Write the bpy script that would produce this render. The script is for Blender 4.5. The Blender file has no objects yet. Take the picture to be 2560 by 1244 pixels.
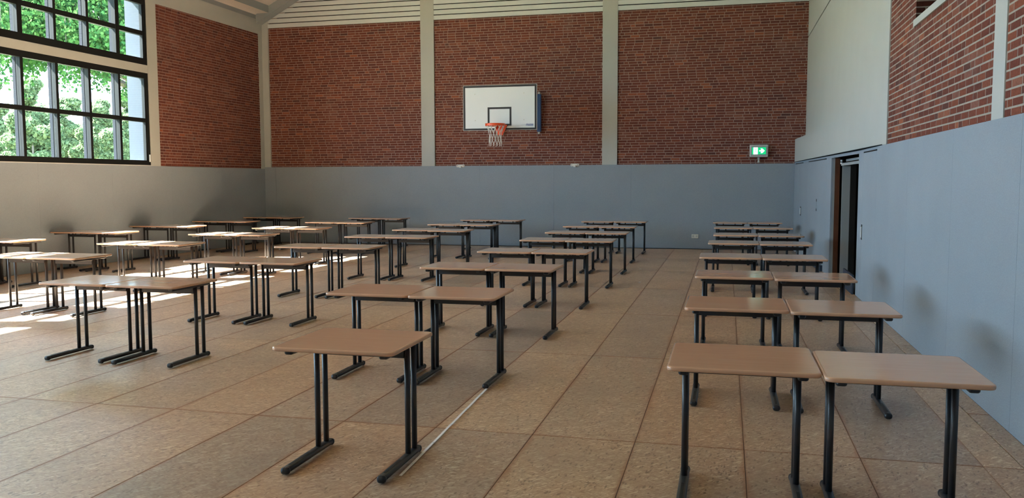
import bpy, bmesh, math, random
from mathutils import Vector, Matrix
C = bpy.context.scene.collection
SC = bpy.context.scene
rnd = random.Random(7)

# ------------------------------------------------------------------ camera, sky, sun, exposure
HC = 1.73
FW = Vector((-0.24277771, 0.96684445, -0.07918833)).normalized()
RT = Vector((0.9699394, 0.24333129, -0.00272966)).normalized()
UP = RT.cross(FW).normalized()
FPX = 2134.3
cam = bpy.data.cameras.new('camera'); camo = bpy.data.objects.new('camera', cam); C.objects.link(camo)
cam.sensor_width = 36.0; cam.lens = 36.0 * FPX / 2560.0; cam.clip_end = 600
m = Matrix.Identity(4)
for i in range(3):
    m[i][0] = RT[i]; m[i][1] = UP[i]; m[i][2] = -FW[i]
m[0][3], m[1][3], m[2][3] = 0, 0, HC
camo.matrix_world = m
SC.camera = camo
w = bpy.data.worlds.new('sky'); SC.world = w; w.use_nodes = True
bg = w.node_tree.nodes['Background']; bg.inputs[0].default_value = (0.56, 0.77, 1.0, 1); bg.inputs[1].default_value = 7.0
sl = bpy.data.lights.new('sun', 'SUN'); sl.energy = 54.0; sl.angle = 0.0093; sl.color = (1.0, 0.96, 0.92)
so = bpy.data.objects.new('sun', sl); C.objects.link(so)
so.rotation_euler = Vector((1.0, 0.25, -1.128)).to_track_quat('-Z', 'Y').to_euler(); so.location = (-30, 0, 40)
SC.view_settings.view_transform = 'Standard'; SC.view_settings.look = 'None'
SC.view_settings.exposure = 1.5; SC.view_settings.gamma = 1.0; SC.view_settings.use_curve_mapping = False
cy = SC.cycles
cy.max_bounces = 10; cy.diffuse_bounces = 6; cy.glossy_bounces = 4; cy.transparent_max_bounces = 12
cy.use_denoising = True; cy.sample_clamp_indirect = 8.0; cy.caustics_reflective = False; cy.caustics_refractive = False

XL, XR, YB, YF = -12.90, 1.907, 22.20, -4.8     # room inner faces
PH = 2.15                                        # panel height
SUNV = Vector((1.0, 0.25, -1.128))

# ------------------------------------------------------------------ materials
def newmat(name):
    mt = bpy.data.materials.new(name); mt.use_nodes = True
    nt = mt.node_tree; return mt, nt, nt.nodes['Principled BSDF']
def nd(nt, t, **kw):
    n = nt.nodes.new(t)
    for k, v in kw.items(): setattr(n, k, v)
    return n
def simple(name, col, rough=0.6, metal=0.0, spec=0.5):
    mt, nt, b = newmat(name)
    b.inputs['Base Color'].default_value = (*col, 1); b.inputs['Roughness'].default_value = rough
    b.inputs['Metallic'].default_value = metal; b.inputs['Specular IOR Level'].default_value = spec
    return mt
def noisy(name, col, amt=0.08, scale=6.0, rough=0.7, fine=0.0, fscale=300, bump=0.0, spec=0.3, col2=None):
    mt, nt, b = newmat(name); L = nt.links.new
    g = nd(nt, 'ShaderNodeNewGeometry')
    n = nd(nt, 'ShaderNodeTexNoise'); n.inputs['Scale'].default_value = scale; n.inputs['Detail'].default_value = 5
    L(g.outputs['Position'], n.inputs['Vector'])
    mx = nd(nt, 'ShaderNodeMix', data_type='RGBA')
    c2 = col2 or tuple(c * (1 - amt * 2) for c in col)
    mx.inputs[6].default_value = (*c2, 1); mx.inputs[7].default_value = (*[c * (1 + amt) for c in col], 1)
    L(n.outputs['Fac'], mx.inputs[0]); out = mx.outputs[2]
    if fine:
        f = nd(nt, 'ShaderNodeTexNoise'); f.inputs['Scale'].default_value = fscale; f.inputs['Detail'].default_value = 2
        L(g.outputs['Position'], f.inputs['Vector'])
        mr = nd(nt, 'ShaderNodeMapRange'); mr.inputs[1].default_value = .3; mr.inputs[2].default_value = .7
        mr.inputs[3].default_value = 1 - fine; mr.inputs[4].default_value = 1 + fine
        L(f.outputs['Fac'], mr.inputs[0])
        v = nd(nt, 'ShaderNodeVectorMath', operation='SCALE'); L(out, v.inputs[0]); L(mr.outputs[0], v.inputs['Scale'])
        out = v.outputs[0]
        if bump:
            bp = nd(nt, 'ShaderNodeBump'); bp.inputs['Strength'].default_value = bump; bp.inputs['Distance'].default_value = .003
            L(f.outputs['Fac'], bp.inputs['Height']); L(bp.outputs[0], b.inputs['Normal'])
    L(out, b.inputs['Base Color'])
    b.inputs['Roughness'].default_value = rough; b.inputs['Specular IOR Level'].default_value = spec
    return mt

M = {}
M['panel'] = noisy('grey felt panel', (0.285, 0.335, 0.385), 0.05, 1.3, 0.95, 0.12, 180, 0.3, 0.1)
M['paint'] = noisy('cream grey wall paint', (0.445, 0.475, 0.46), 0.03, 2.0, 0.75, 0.03, 260, 0.1)
M['ceil'] = noisy('cream roof boarding', (0.62, 0.59, 0.54), 0.03, 2.0, 0.8)
M['white_board'] = noisy('white gable boarding', (0.60, 0.66, 0.68), 0.03, 2.0, 0.6)
M['roof_grey'] = noisy('blue grey painted timber', (0.30, 0.345, 0.36), 0.05, 2.0, 0.7)
M['mortar_grey'] = noisy('grey brick mortar', (0.35, 0.325, 0.28), 0.12, 9.0, 0.95, 0.1, 200)
M['mortar'] = noisy('brick mortar', (0.37, 0.28, 0.25), 0.12, 9.0, 0.95, 0.1, 200)
M['dark_mortar'] = noisy('shaded brick mortar', (0.10, 0.085, 0.075), 0.12, 9.0, 0.95)  # niche lining: shade of the unlit recess put into the mortar colour
M['frame'] = simple('black window frame', (0.010, 0.012, 0.013), 0.65, spec=0.12)
M['outer_post'] = simple('grey outdoor steel post', (0.022, 0.025, 0.032), 0.8, spec=0.05)
M['outer_wall'] = simple('pale outdoor render', (0.050, 0.060, 0.075), 0.9, spec=0.05)
M['steel'] = noisy('anthracite powder coat', (0.022, 0.026, 0.031), 0.05, 20, 0.38, spec=0.5)
M['cap'] = simple('black plastic cap', (0.014, 0.016, 0.021), 0.35)
M['groove'] = simple('groove shade plastic', (0.004, 0.004, 0.005), 0.6)
M['chrome'] = simple('brushed metal', (0.80, 0.81, 0.82), 0.35, 0.5)
M['white_plastic'] = simple('white plastic', (0.72, 0.72, 0.68), 0.4)
M['grey_plastic'] = simple('light grey plastic', (0.50, 0.53, 0.52), 0.45)
M['black_paint'] = simple('black board paint', (0.008, 0.008, 0.009), 0.5)
M['board_white'] = simple('white backboard', (0.64, 0.70, 0.74), 0.45)
M['blue'] = simple('blue painted steel', (0.018, 0.068, 0.19), 0.45)
M['print_blue'] = simple('blue print', (0.05, 0.10, 0.32), 0.5)
M['rim'] = simple('orange rim paint', (0.72, 0.085, 0.02), 0.4)
M['net'] = simple('white net cord', (0.72, 0.72, 0.70), 0.9)
M['wood_jamb'] = noisy('brown stained wood', (0.12, 0.045, 0.022), 0.15, 8, 0.5)
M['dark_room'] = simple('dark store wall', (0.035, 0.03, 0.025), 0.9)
M['leaf_grey'] = simple('grey door lining', (0.30, 0.33, 0.34), 0.7)
M['dark_blue'] = simple('dark blue vinyl', (0.03, 0.045, 0.07), 0.7)
M['rule'] = simple('white folding rule', (0.80, 0.80, 0.83), 0.5)
M['grass'] = noisy('dry grass', (0.24, 0.26, 0.15), 0.2, 0.7, 0.95)
M['bark'] = noisy('bark', (0.10, 0.085, 0.07), 0.2, 6, 0.9)
M['paper'] = simple('white paper', (0.8, 0.8, 0.8), 0.8)
M['roof_tile'] = simple('roof outer skin', (0.2, 0.1, 0.07), 0.9)

def emis(name, col, s):
    mt, nt, b = newmat(name)
    b.inputs['Base Color'].default_value = (*[c * .3 for c in col], 1)
    b.inputs['Emission Color'].default_value = (*col, 1); b.inputs['Emission Strength'].default_value = s
    return mt
M['sign_green'] = emis('backlit green', (0.0, 0.42, 0.14), .55)
M['sign_white'] = emis('backlit white', (0.62, 1.0, 0.90), 1.3)

def glass():
    mt, nt, b = newmat('window glass'); L = nt.links.new
    out = nt.nodes['Material Output']; nt.nodes.remove(b)
    t = nd(nt, 'ShaderNodeBsdfTransparent'); t.inputs[0].default_value = (.93, .96, .95, 1)
    g = nd(nt, 'ShaderNodeBsdfGlossy'); g.inputs['Roughness'].default_value = 0.02
    lw = nd(nt, 'ShaderNodeLayerWeight'); lw.inputs[0].default_value = .5
    pw = nd(nt, 'ShaderNodeMath', operation='POWER'); pw.inputs[1].default_value = 5; L(lw.outputs['Facing'], pw.inputs[0])
    f = nd(nt, 'ShaderNodeMath', operation='MULTIPLY_ADD'); f.inputs[1].default_value = .9; f.inputs[2].default_value = .04; L(pw.outputs[0], f.inputs[0])
    mx = nd(nt, 'ShaderNodeMixShader'); L(f.outputs[0], mx.inputs[0]); L(t.outputs[0], mx.inputs[1]); L(g.outputs[0], mx.inputs[2])
    L(mx.outputs[0], out.inputs[0]); return mt
M['glass'] = glass()

def brickmat(name, dark=1.0):
    mt, nt, b = newmat(name); L = nt.links.new
    g = nd(nt, 'ShaderNodeNewGeometry'); oi = nd(nt, 'ShaderNodeObjectInfo')
    ad = nd(nt, 'ShaderNodeMath', operation='ADD'); L(g.outputs['Random Per Island'], ad.inputs[0]); L(oi.outputs['Random'], ad.inputs[1])
    fr = nd(nt, 'ShaderNodeMath', operation='FRACT'); L(ad.outputs[0], fr.inputs[0])
    r = nd(nt, 'ShaderNodeValToRGB'); L(fr.outputs[0], r.inputs[0])
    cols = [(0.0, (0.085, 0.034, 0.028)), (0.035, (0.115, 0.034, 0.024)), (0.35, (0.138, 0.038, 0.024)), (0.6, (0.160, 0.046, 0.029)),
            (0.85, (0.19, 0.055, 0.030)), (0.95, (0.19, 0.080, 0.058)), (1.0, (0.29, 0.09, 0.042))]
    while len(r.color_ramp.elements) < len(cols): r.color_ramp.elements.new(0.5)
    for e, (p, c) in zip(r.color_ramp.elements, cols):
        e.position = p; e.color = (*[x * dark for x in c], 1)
    # broad weathering and pale lime bloom
    n = nd(nt, 'ShaderNodeTexNoise'); n.inputs['Scale'].default_value = 0.9; n.inputs['Detail'].default_value = 6
    L(g.outputs['Position'], n.inputs['Vector'])
    mr = nd(nt, 'ShaderNodeMapRange'); mr.inputs[1].default_value = .60; mr.inputs[2].default_value = .80; mr.inputs[4].default_value = .5
    L(n.outputs['Fac'], mr.inputs[0])
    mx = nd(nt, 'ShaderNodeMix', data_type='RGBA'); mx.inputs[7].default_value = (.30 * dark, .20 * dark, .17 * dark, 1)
    L(mr.outputs[0], mx.inputs[0]); L(r.outputs[0], mx.inputs[6])
    n2 = nd(nt, 'ShaderNodeTexNoise'); n2.inputs['Scale'].default_value = 45; n2.inputs['Detail'].default_value = 4
    L(g.outputs['Position'], n2.inputs['Vector'])
    m2 = nd(nt, 'ShaderNodeMapRange'); m2.inputs[1].default_value = .3; m2.inputs[2].default_value = .7; m2.inputs[3].default_value = .82; m2.inputs[4].default_value = 1.18
    L(n2.outputs['Fac'], m2.inputs[0])
    v = nd(nt, 'ShaderNodeVectorMath', operation='SCALE'); L(mx.outputs[2], v.inputs[0]); L(m2.outputs[0], v.inputs['Scale'])
    L(v.outputs[0], b.inputs['Base Color']); b.inputs['Roughness'].default_value = .85; b.inputs['Specular IOR Level'].default_value = .25
    return mt
M['brick'] = brickmat('red brick')
M['brick_dark'] = brickmat('shaded red brick', 0.35)  # same brick, colour darkened to stand for shade on the niche reveal

def osbmat():
    mt, nt, b = newmat('strand board'); L = nt.links.new
    g = nd(nt, 'ShaderNodeNewGeometry'); oi = nd(nt, 'ShaderNodeObjectInfo'); tc = nd(nt, 'ShaderNodeTexCoord')
    off = nd(nt, 'ShaderNodeMath', operation='MULTIPLY'); off.inputs[1].default_value = 37.0; L(oi.outputs['Random'], off.inputs[0])
    va = nd(nt, 'ShaderNodeVectorMath', operation='ADD'); L(g.outputs['Position'], va.inputs[0]); L(off.outputs[0], va.inputs[1])
    P = va.outputs[0]
    wn = nd(nt, 'ShaderNodeTexNoise'); wn.inputs['Scale'].default_value = 9; L(P, wn.inputs['Vector'])
    wm = nd(nt, 'ShaderNodeVectorMath', operation='SCALE'); wm.inputs['Scale'].default_value = .05; L(wn.outputs['Color'], wm.inputs[0])
    wa = nd(nt, 'ShaderNodeVectorMath', operation='ADD'); L(P, wa.inputs[0]); L(wm.outputs[0], wa.inputs[1]); P2 = wa.outputs[0]
    vals = []
    for ang, sx, sy in ((0.55, 30, 80), (-0.8, 24, 115), (1.75, 36, 110)):
        mq = nd(nt, 'ShaderNodeMapping'); mq.inputs['Rotation'].default_value = (0, 0, ang); L(P2, mq.inputs[0])
        mp = nd(nt, 'ShaderNodeMapping'); mp.inputs['Scale'].default_value = (sx, sy, 1); L(mq.outputs[0], mp.inputs[0])
        vo = nd(nt, 'ShaderNodeTexVoronoi'); vo.inputs['Scale'].default_value = 1.0; L(mp.outputs[0], vo.inputs['Vector'])
        sp = nd(nt, 'ShaderNodeSeparateColor'); L(vo.outputs['Color'], sp.inputs[0]); vals.append(sp)
    # mean tone
    a1 = nd(nt, 'ShaderNodeMath', operation='ADD'); L(vals[0].outputs[0], a1.inputs[0]); L(vals[1].outputs[0], a1.inputs[1])
    a2 = nd(nt, 'ShaderNodeMath', operation='MULTIPLY_ADD'); L(vals[2].outputs[0], a2.inputs[0]); a2.inputs[1].default_value = .7; L(a1.outputs[0], a2.inputs[2])
    mr = nd(nt, 'ShaderNodeMapRange'); mr.inputs[1].default_value = .4; mr.inputs[2].default_value = 2.3; L(a2.outputs[0], mr.inputs[0])
    r = nd(nt, 'ShaderNodeValToRGB'); L(mr.outputs[0], r.inputs[0])
    cols = [(0.0, (0.34, 0.205, 0.13)), (0.33, (0.435, 0.29, 0.195)), (0.62, (0.48, 0.335, 0.235)), (0.85, (0.54, 0.395, 0.285)), (1.0, (0.64, 0.50, 0.38))]
    while len(r.color_ramp.elements) < len(cols): r.color_ramp.elements.new(0.5)
    for e, (p, c) in zip(r.color_ramp.elements, cols): e.position = p; e.color = (*c, 1)
    # rare pale strands
    gt = nd(nt, 'ShaderNodeMath', operation='GREATER_THAN'); gt.inputs[1].default_value = .93; L(vals[1].outputs[1], gt.inputs[0])
    gm = nd(nt, 'ShaderNodeMath', operation='MULTIPLY'); gm.inputs[1].default_value = .75; L(gt.outputs[0], gm.inputs[0])
    mp_ = nd(nt, 'ShaderNodeMix', data_type='RGBA'); mp_.inputs[7].default_value = (.72, .62, .48, 1); L(gm.outputs[0], mp_.inputs[0]); L(r.outputs[0], mp_.inputs[6])
    # dirt: broad grey wear
    n = nd(nt, 'ShaderNodeTexNoise'); n.inputs['Scale'].default_value = 1.4; n.inputs['Detail'].default_value = 6; L(P, n.inputs['Vector'])
    dm = nd(nt, 'ShaderNodeMapRange'); dm.inputs[1].default_value = .42; dm.inputs[2].default_value = .75; dm.inputs[4].default_value = .55; L(n.outputs['Fac'], dm.inputs[0])
    d = nd(nt, 'ShaderNodeMix', data_type='RGBA'); d.inputs[7].default_value = (.33, .25, .20, 1); L(dm.outputs[0], d.inputs[0]); L(mp_.outputs[2], d.inputs[6])
    # small dark strands
    g2 = nd(nt, 'ShaderNodeMath', operation='GREATER_THAN'); g2.inputs[1].default_value = .955; L(vals[2].outputs[2], g2.inputs[0])
    g3 = nd(nt, 'ShaderNodeMath', operation='MULTIPLY'); g3.inputs[1].default_value = .6; L(g2.outputs[0], g3.inputs[0])
    dk = nd(nt, 'ShaderNodeMix', data_type='RGBA'); dk.inputs[7].default_value = (.15, .085, .05, 1); L(g3.outputs[0], dk.inputs[0]); L(d.outputs[2], dk.inputs[6]); d = dk
    # board tone
    bt = nd(nt, 'ShaderNodeValToRGB'); L(oi.outputs['Random'], bt.inputs[0]); bt.color_ramp.interpolation = 'CONSTANT'
    tones = [(0.0, (0.98, 0.95, 0.91)), (0.2, (1.08, 1.03, 0.95)), (0.38, (0.76, 0.77, 0.79)), (0.46, (1.04, 0.95, 0.86)), (0.68, (0.90, 0.89, 0.88)), (0.84, (1.02, 0.97, 0.90))]
    while len(bt.color_ramp.elements) < len(tones): bt.color_ramp.elements.new(0.5)
    for e, (p, c) in zip(bt.color_ramp.elements, tones): e.position = p; e.color = (*c, 1)
    ml = nd(nt, 'ShaderNodeMix', data_type='RGBA', blend_type='MULTIPLY'); ml.inputs[0].default_value = 1; L(d.outputs[2], ml.inputs[6]); L(bt.outputs[0], ml.inputs[7])
    # rust-orange stain that creeps in from the board edges (object space, half size .35 x 1.37)
    ab = nd(nt, 'ShaderNodeVectorMath', operation='ABSOLUTE'); L(tc.outputs['Object'], ab.inputs[0])
    sx = nd(nt, 'ShaderNodeSeparateXYZ'); L(ab.outputs[0], sx.inputs[0])
    ex = nd(nt, 'ShaderNodeMath', operation='SUBTRACT'); ex.inputs[0].default_value = .348; L(sx.outputs[0], ex.inputs[1])
    ey = nd(nt, 'ShaderNodeMath', operation='SUBTRACT'); ey.inputs[0].default_value = 1.368; L(sx.outputs[1], ey.inputs[1])
    mn = nd(nt, 'ShaderNodeMath', operation='MINIMUM'); L(ex.outputs[0], mn.inputs[0]); L(ey.outputs[0], mn.inputs[1])
    en = nd(nt, 'ShaderNodeTexNoise'); en.inputs['Scale'].default_value = 2.2; en.inputs['Detail'].default_value = 4; L(P, en.inputs['Vector'])
    em = nd(nt, 'ShaderNodeMapRange'); em.inputs[1].default_value = .45; em.inputs[2].default_value = .75; em.inputs[3].default_value = .010; em.inputs[4].default_value = .06; L(en.outputs['Fac'], em.inputs[0])
    dv = nd(nt, 'ShaderNodeMath', operation='DIVIDE'); L(mn.outputs[0], dv.inputs[0]); L(em.outputs[0], dv.inputs[1])
    em2 = nd(nt, 'ShaderNodeMapRange'); em2.inputs[1].default_value = 0; em2.inputs[2].default_value = 1; em2.inputs[3].default_value = .8; em2.inputs[4].default_value = 0; L(dv.outputs[0], em2.inputs[0])
    eo = nd(nt, 'ShaderNodeMix', data_type='RGBA'); eo.inputs[7].default_value = (.31, .135, .065, 1); L(em2.outputs[0], eo.inputs[0]); L(ml.outputs[2], eo.inputs[6])
    L(eo.outputs[2], b.inputs['Base Color'])
    rm = nd(nt, 'ShaderNodeMapRange'); rm.inputs[3].default_value = .24; rm.inputs[4].default_value = .42; L(n.outputs['Fac'], rm.inputs[0]); L(rm.outputs[0], b.inputs['Roughness'])
    bp = nd(nt, 'ShaderNodeBump'); bp.inputs['Strength'].default_value = .2; bp.inputs['Distance'].default_value = .001
    L(a2.outputs[0], bp.inputs['Height']); L(bp.outputs[0], b.inputs['Normal'])
    b.inputs['Specular IOR Level'].default_value = .5
    return mt
M['osb'] = osbmat()

def beechmat(name, c1, c2, rough):
    mt, nt, b = newmat(name); L = nt.links.new
    tc = nd(nt, 'ShaderNodeTexCoord'); oi = nd(nt, 'ShaderNodeObjectInfo')
    off = nd(nt, 'ShaderNodeMath', operation='MULTIPLY'); off.inputs[1].default_value = 23.0; L(oi.outputs['Random'], off.inputs[0])
    va = nd(nt, 'ShaderNodeVectorMath', operation='ADD'); L(tc.outputs['Object'], va.inputs[0]); L(off.outputs[0], va.inputs[1])
    mp = nd(nt, 'ShaderNodeMapping'); mp.inputs['Scale'].default_value = (1.2, 22, 3); L(va.outputs[0], mp.inputs[0])
    n = nd(nt, 'ShaderNodeTexNoise'); n.inputs['Scale'].default_value = 2.5; n.inputs['Detail'].default_value = 6; L(mp.outputs[0], n.inputs['Vector'])
    r = nd(nt, 'ShaderNodeMix', data_type='RGBA'); r.inputs[6].default_value = (*c1, 1); r.inputs[7].default_value = (*c2, 1); L(n.outputs['Fac'], r.inputs[0])
    n2 = nd(nt, 'ShaderNodeTexNoise'); n2.inputs['Scale'].default_value = 3.0; n2.inputs['Detail'].default_value = 5; L(va.outputs[0], n2.inputs['Vector'])
    mr = nd(nt, 'ShaderNodeMapRange'); mr.inputs[1].default_value = .55; mr.inputs[2].default_value = .75; mr.inputs[4].default_value = .25; L(n2.outputs['Fac'], mr.inputs[0])
    mx = nd(nt, 'ShaderNodeMix', data_type='RGBA'); mx.inputs[7].default_value = (.50, .42, .34, 1); L(mr.outputs[0], mx.inputs[0]); L(r.outputs[2], mx.inputs[6])
    L(mx.outputs[2], b.inputs['Base Color'])
    rr = nd(nt, 'ShaderNodeMapRange'); rr.inputs[3].default_value = rough; rr.inputs[4].default_value = rough + .1; L(n2.outputs['Fac'], rr.inputs[0]); L(rr.outputs[0], b.inputs['Roughness'])
    b.inputs['Specular IOR Level'].default_value = .5
    return mt
M['top'] = beechmat('beech laminate', (0.53, 0.31, 0.205), (0.61, 0.395, 0.275), 0.06)

def leafmat(name, c1, c2):
    mt, nt, b = newmat(name); L = nt.links.new; out = nt.nodes['Material Output']; nt.nodes.remove(b)
    g = nd(nt, 'ShaderNodeNewGeometry'); r = nd(nt, 'ShaderNodeMix', data_type='RGBA'); r.inputs[6].default_value = (*c1, 1); r.inputs[7].default_value = (*c2, 1)
    L(g.outputs['Random Per Island'], r.inputs[0])
    d = nd(nt, 'ShaderNodeBsdfDiffuse'); t = nd(nt, 'ShaderNodeBsdfTranslucent'); L(r.outputs[2], d.inputs[0]); L(r.outputs[2], t.inputs[0])
    mx = nd(nt, 'ShaderNodeMixShader'); mx.inputs[0].default_value = .45; L(d.outputs[0], mx.inputs[1]); L(t.outputs[0], mx.inputs[2]); L(mx.outputs[0], out.inputs[0])
    return mt
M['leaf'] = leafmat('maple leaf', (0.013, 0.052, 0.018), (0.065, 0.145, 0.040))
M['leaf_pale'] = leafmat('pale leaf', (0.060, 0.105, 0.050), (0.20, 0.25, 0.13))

# ------------------------------------------------------------------ helpers
def link(name, me, mat, parent=None, loc=(0, 0, 0), rz=0.0):
    o = bpy.data.objects.new(name, me); C.objects.link(o)
    if mat is not None and not me.materials: me.materials.append(mat)
    o.location = loc; o.rotation_euler = (0, 0, rz)
    if parent is not None: o.parent = parent
    return o
def tag(o, label=None, cat=None, group=None, kind=None):
    if label: o['label'] = label
    if cat: o['category'] = cat
    if group: o['group'] = group
    if kind: o['kind'] = kind
    return o
def empty(name, loc=(0, 0, 0), rz=0.0):
    o = bpy.data.objects.new(name, None); C.objects.link(o); o.location = loc; o.rotation_euler = (0, 0, rz); o.empty_display_size = .1
    return o
class MB:
    def __init__(s): s.v = []; s.f = []
    def box(s, a, b):
        x0, y0, z0 = a; x1, y1, z1 = b; n = len(s.v)
        s.v += [(x0, y0, z0), (x1, y0, z0), (x1, y1, z0), (x0, y1, z0), (x0, y0, z1), (x1, y0, z1), (x1, y1, z1), (x0, y1, z1)]
        s.f += [(n, n+3, n+2, n+1), (n+4, n+5, n+6, n+7), (n, n+1, n+5, n+4), (n+1, n+2, n+6, n+5), (n+2, n+3, n+7, n+6), (n+3, n, n+4, n+7)]
        return s
    def prism(s, poly, axis, a, b):
        # poly: 2d points; axis 'x' -> (y,z) , 'y' -> (x,z), 'z' -> (x,y)
        n = len(s.v); k = len(poly)
        for t in (a, b):
            for p, q in poly:
                s.v.append((t, p, q) if axis == 'x' else (p, t, q) if axis == 'y' else (p, q, t))
        s.f.append(tuple(range(n, n+k))); s.f.append(tuple(range(n+2*k-1, n+k-1, -1)))
        for i in range(k):
            j = (i+1) % k; s.f.append((n+i, n+k+i, n+k+j, n+j))
        return s
    def tube(s, p0, p1, r, n=12, r2=None, caps=True):
        p0 = Vector(p0); p1 = Vector(p1); d = (p1-p0).normalized(); a = d.orthogonal().normalized(); c = d.cross(a); k = len(s.v)
        for p, rr in ((p0, r), (p1, r if r2 is None else r2)):
            for i in range(n):
                t = 2*math.pi*i/n; s.v.append(tuple(p + a*math.cos(t)*rr + c*math.sin(t)*rr))
        for i in range(n):
            j = (i+1) % n; s.f.append((k+i, k+j, k+n+j, k+n+i))
        if caps: s.f.append(tuple(range(k+n-1, k-1, -1))); s.f.append(tuple(range(k+n, k+2*n)))
        return s
    def mesh(s, name, smooth=False):
        me = bpy.data.meshes.new(name); me.from_pydata(s.v, [], s.f); me.validate()
        bm = bmesh.new(); bm.from_mesh(me); bmesh.ops.recalc_face_normals(bm, faces=bm.faces); bm.to_mesh(me); bm.free()
        if smooth:
            for p in me.polygons: p.use_smooth = len(p.vertices) <= 4
        return me
    def obj(s, name, mat, parent=None, smooth=False, loc=(0, 0, 0), rz=0.0):
        return link(name, s.mesh(name, smooth), mat, parent, loc, rz)
def box(name, a, b, mat, parent=None):
    # box with its origin at its centre
    c = [(p+q)/2 for p, q in zip(a, b)]; h = [abs(q-p)/2 for p, q in zip(a, b)]
    return MB().box([-x for x in h], h).obj(name, mat, parent, loc=c)
def bevbox(name, a, b, mat, parent=None, bev=0.01, seg=2):
    c = [(p+q)/2 for p, q in zip(a, b)]; h = [abs(q-p)/2 for p, q in zip(a, b)]
    me = MB().box([-x for x in h], h).mesh(name)
    bm = bmesh.new(); bm.from_mesh(me); bmesh.ops.bevel(bm, geom=bm.edges[:], offset=bev, segments=seg, affect='EDGES', profile=.5); bm.to_mesh(me); bm.free()
    return link(name, me, mat, parent, c)
def struct(o): o['kind'] = 'structure'; return o
def project(p):
    d = Vector(p) - Vector((0, 0, HC)); z = d.dot(FW)
    if z <= 0.1: return None
    return 1280 + FPX*d.dot(RT)/z, 622 - FPX*d.dot(UP)/z, z

# ------------------------------------------------------------------ bricks
CO, BL, BH, JT = 0.0664, 0.212, 0.0515, 0.0135
def lay(u0, u1, z0, z1, seed, holes=()):
    """wild bond: list of (ua, ub, za, zb)"""
    r = random.Random(seed); out = []; z = z0
    while z < z1 - 0.015:
        zt = min(z + BH, z1); u = u0 - r.random()*BL
        while u < u1:
            ln = BL if r.random() > .19 else .102
            a, b = max(u, u0), min(u+ln, u1)
            segs = [(a, b)]
            for (ha, hb, ka, kb) in holes:
                if zt > ka + .01 and z < kb - .01:
                    ns = []
                    for (p, q) in segs:
                        if q <= ha or p >= hb: ns.append((p, q))
                        else:
                            if p < ha: ns.append((p, ha))
                            if q > hb: ns.append((hb, q))
                    segs = ns
            for (p, q) in segs:
                if q - p > .018: out.append((p, q, z, zt))
            u += ln + JT
        z += CO
    return out
def build_bricks(wall, bricks, place, depth, limit=300):
    """place(u,d,z)->xyz ; the largest ones in view are parts of their own, the rest one joined part"""
    sc = []
    for i, (a, b, z0, z1) in enumerate(bricks):
        p = [project(place(a, 0, z0)), project(place(b, 0, z0)), project(place(a, 0, z1)), project(place(b, 0, z1))]
        s = 0
        if all(p):
            cx = sum(q[0] for q in p)/4; cyy = sum(q[1] for q in p)/4
            if -5 < cx < 2565 and -5 < cyy < 1249:
                s = abs((p[1][0]-p[0][0])*(p[2][1]-p[0][1]) - (p[1][1]-p[0][1])*(p[2][0]-p[0][0]))
        sc.append((s, i))
    sc.sort(reverse=True); single = {i for s, i in sc[:limit] if s > 60}
    cache = {}; mb = MB()
    o0, ou, oz = Vector(place(0, 0, 0)), Vector(place(1, 0, 0)) - Vector(place(0, 0, 0)), None
    for i, (a, b, z0, z1) in enumerate(bricks):
        d = depth + rnd.uniform(-.35, .35)*depth
        if i in single:
            key = (round(b-a, 3), round(z1-z0, 3))
            if key not in cache:
                ha, hz = (b-a)/2, (z1-z0)/2; m_ = MB()
                q = [Vector(place(u, dd, zz)) - Vector(place(0, 0, 0)) for (u, dd, zz) in
                     ((-ha, -.01, -hz), (ha, -.01, -hz), (ha, depth, -hz), (-ha, depth, -hz), (-ha, -.01, hz), (ha, -.01, hz), (ha, depth, hz), (-ha, depth, hz))]
                m_.v = [tuple(x) for x in q]
                m_.f = [(0, 3, 2, 1), (4, 5, 6, 7), (0, 1, 5, 4), (1, 2, 6, 5), (2, 3, 7, 6), (3, 0, 4, 7)]
                cache[key] = m_.mesh('brick'); cache[key].materials.append(M['brick'])
            link('brick', cache[key], None, wall, place((a+b)/2, d-depth, (z0+z1)/2))
        else:
            n = len(mb.v)
            mb.v += [tuple(place(*q)) for q in ((a, -.01, z0), (b, -.01, z0), (b, d, z0), (a, d, z0), (a, -.01, z1), (b, -.01, z1), (b, d, z1), (a, d, z1))]
            mb.f += [(n, n+3, n+2, n+1), (n+4, n+5, n+6, n+7), (n, n+1, n+5, n+4), (n+1, n+2, n+6, n+5), (n+2, n+3, n+7, n+6), (n+3, n, n+4, n+7)]
    if mb.v:
        me = bpy.data.meshes.new('brick_courses'); me.from_pydata(mb.v, [], mb.f)
        bm = bmesh.new(); bm.from_mesh(me); bmesh.ops.recalc_face_normals(bm, faces=bm.faces); bm.to_mesh(me); bm.free()
        o = link('brick_courses', me, M['brick'], wall); o['kind'] = 'stuff'

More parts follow.
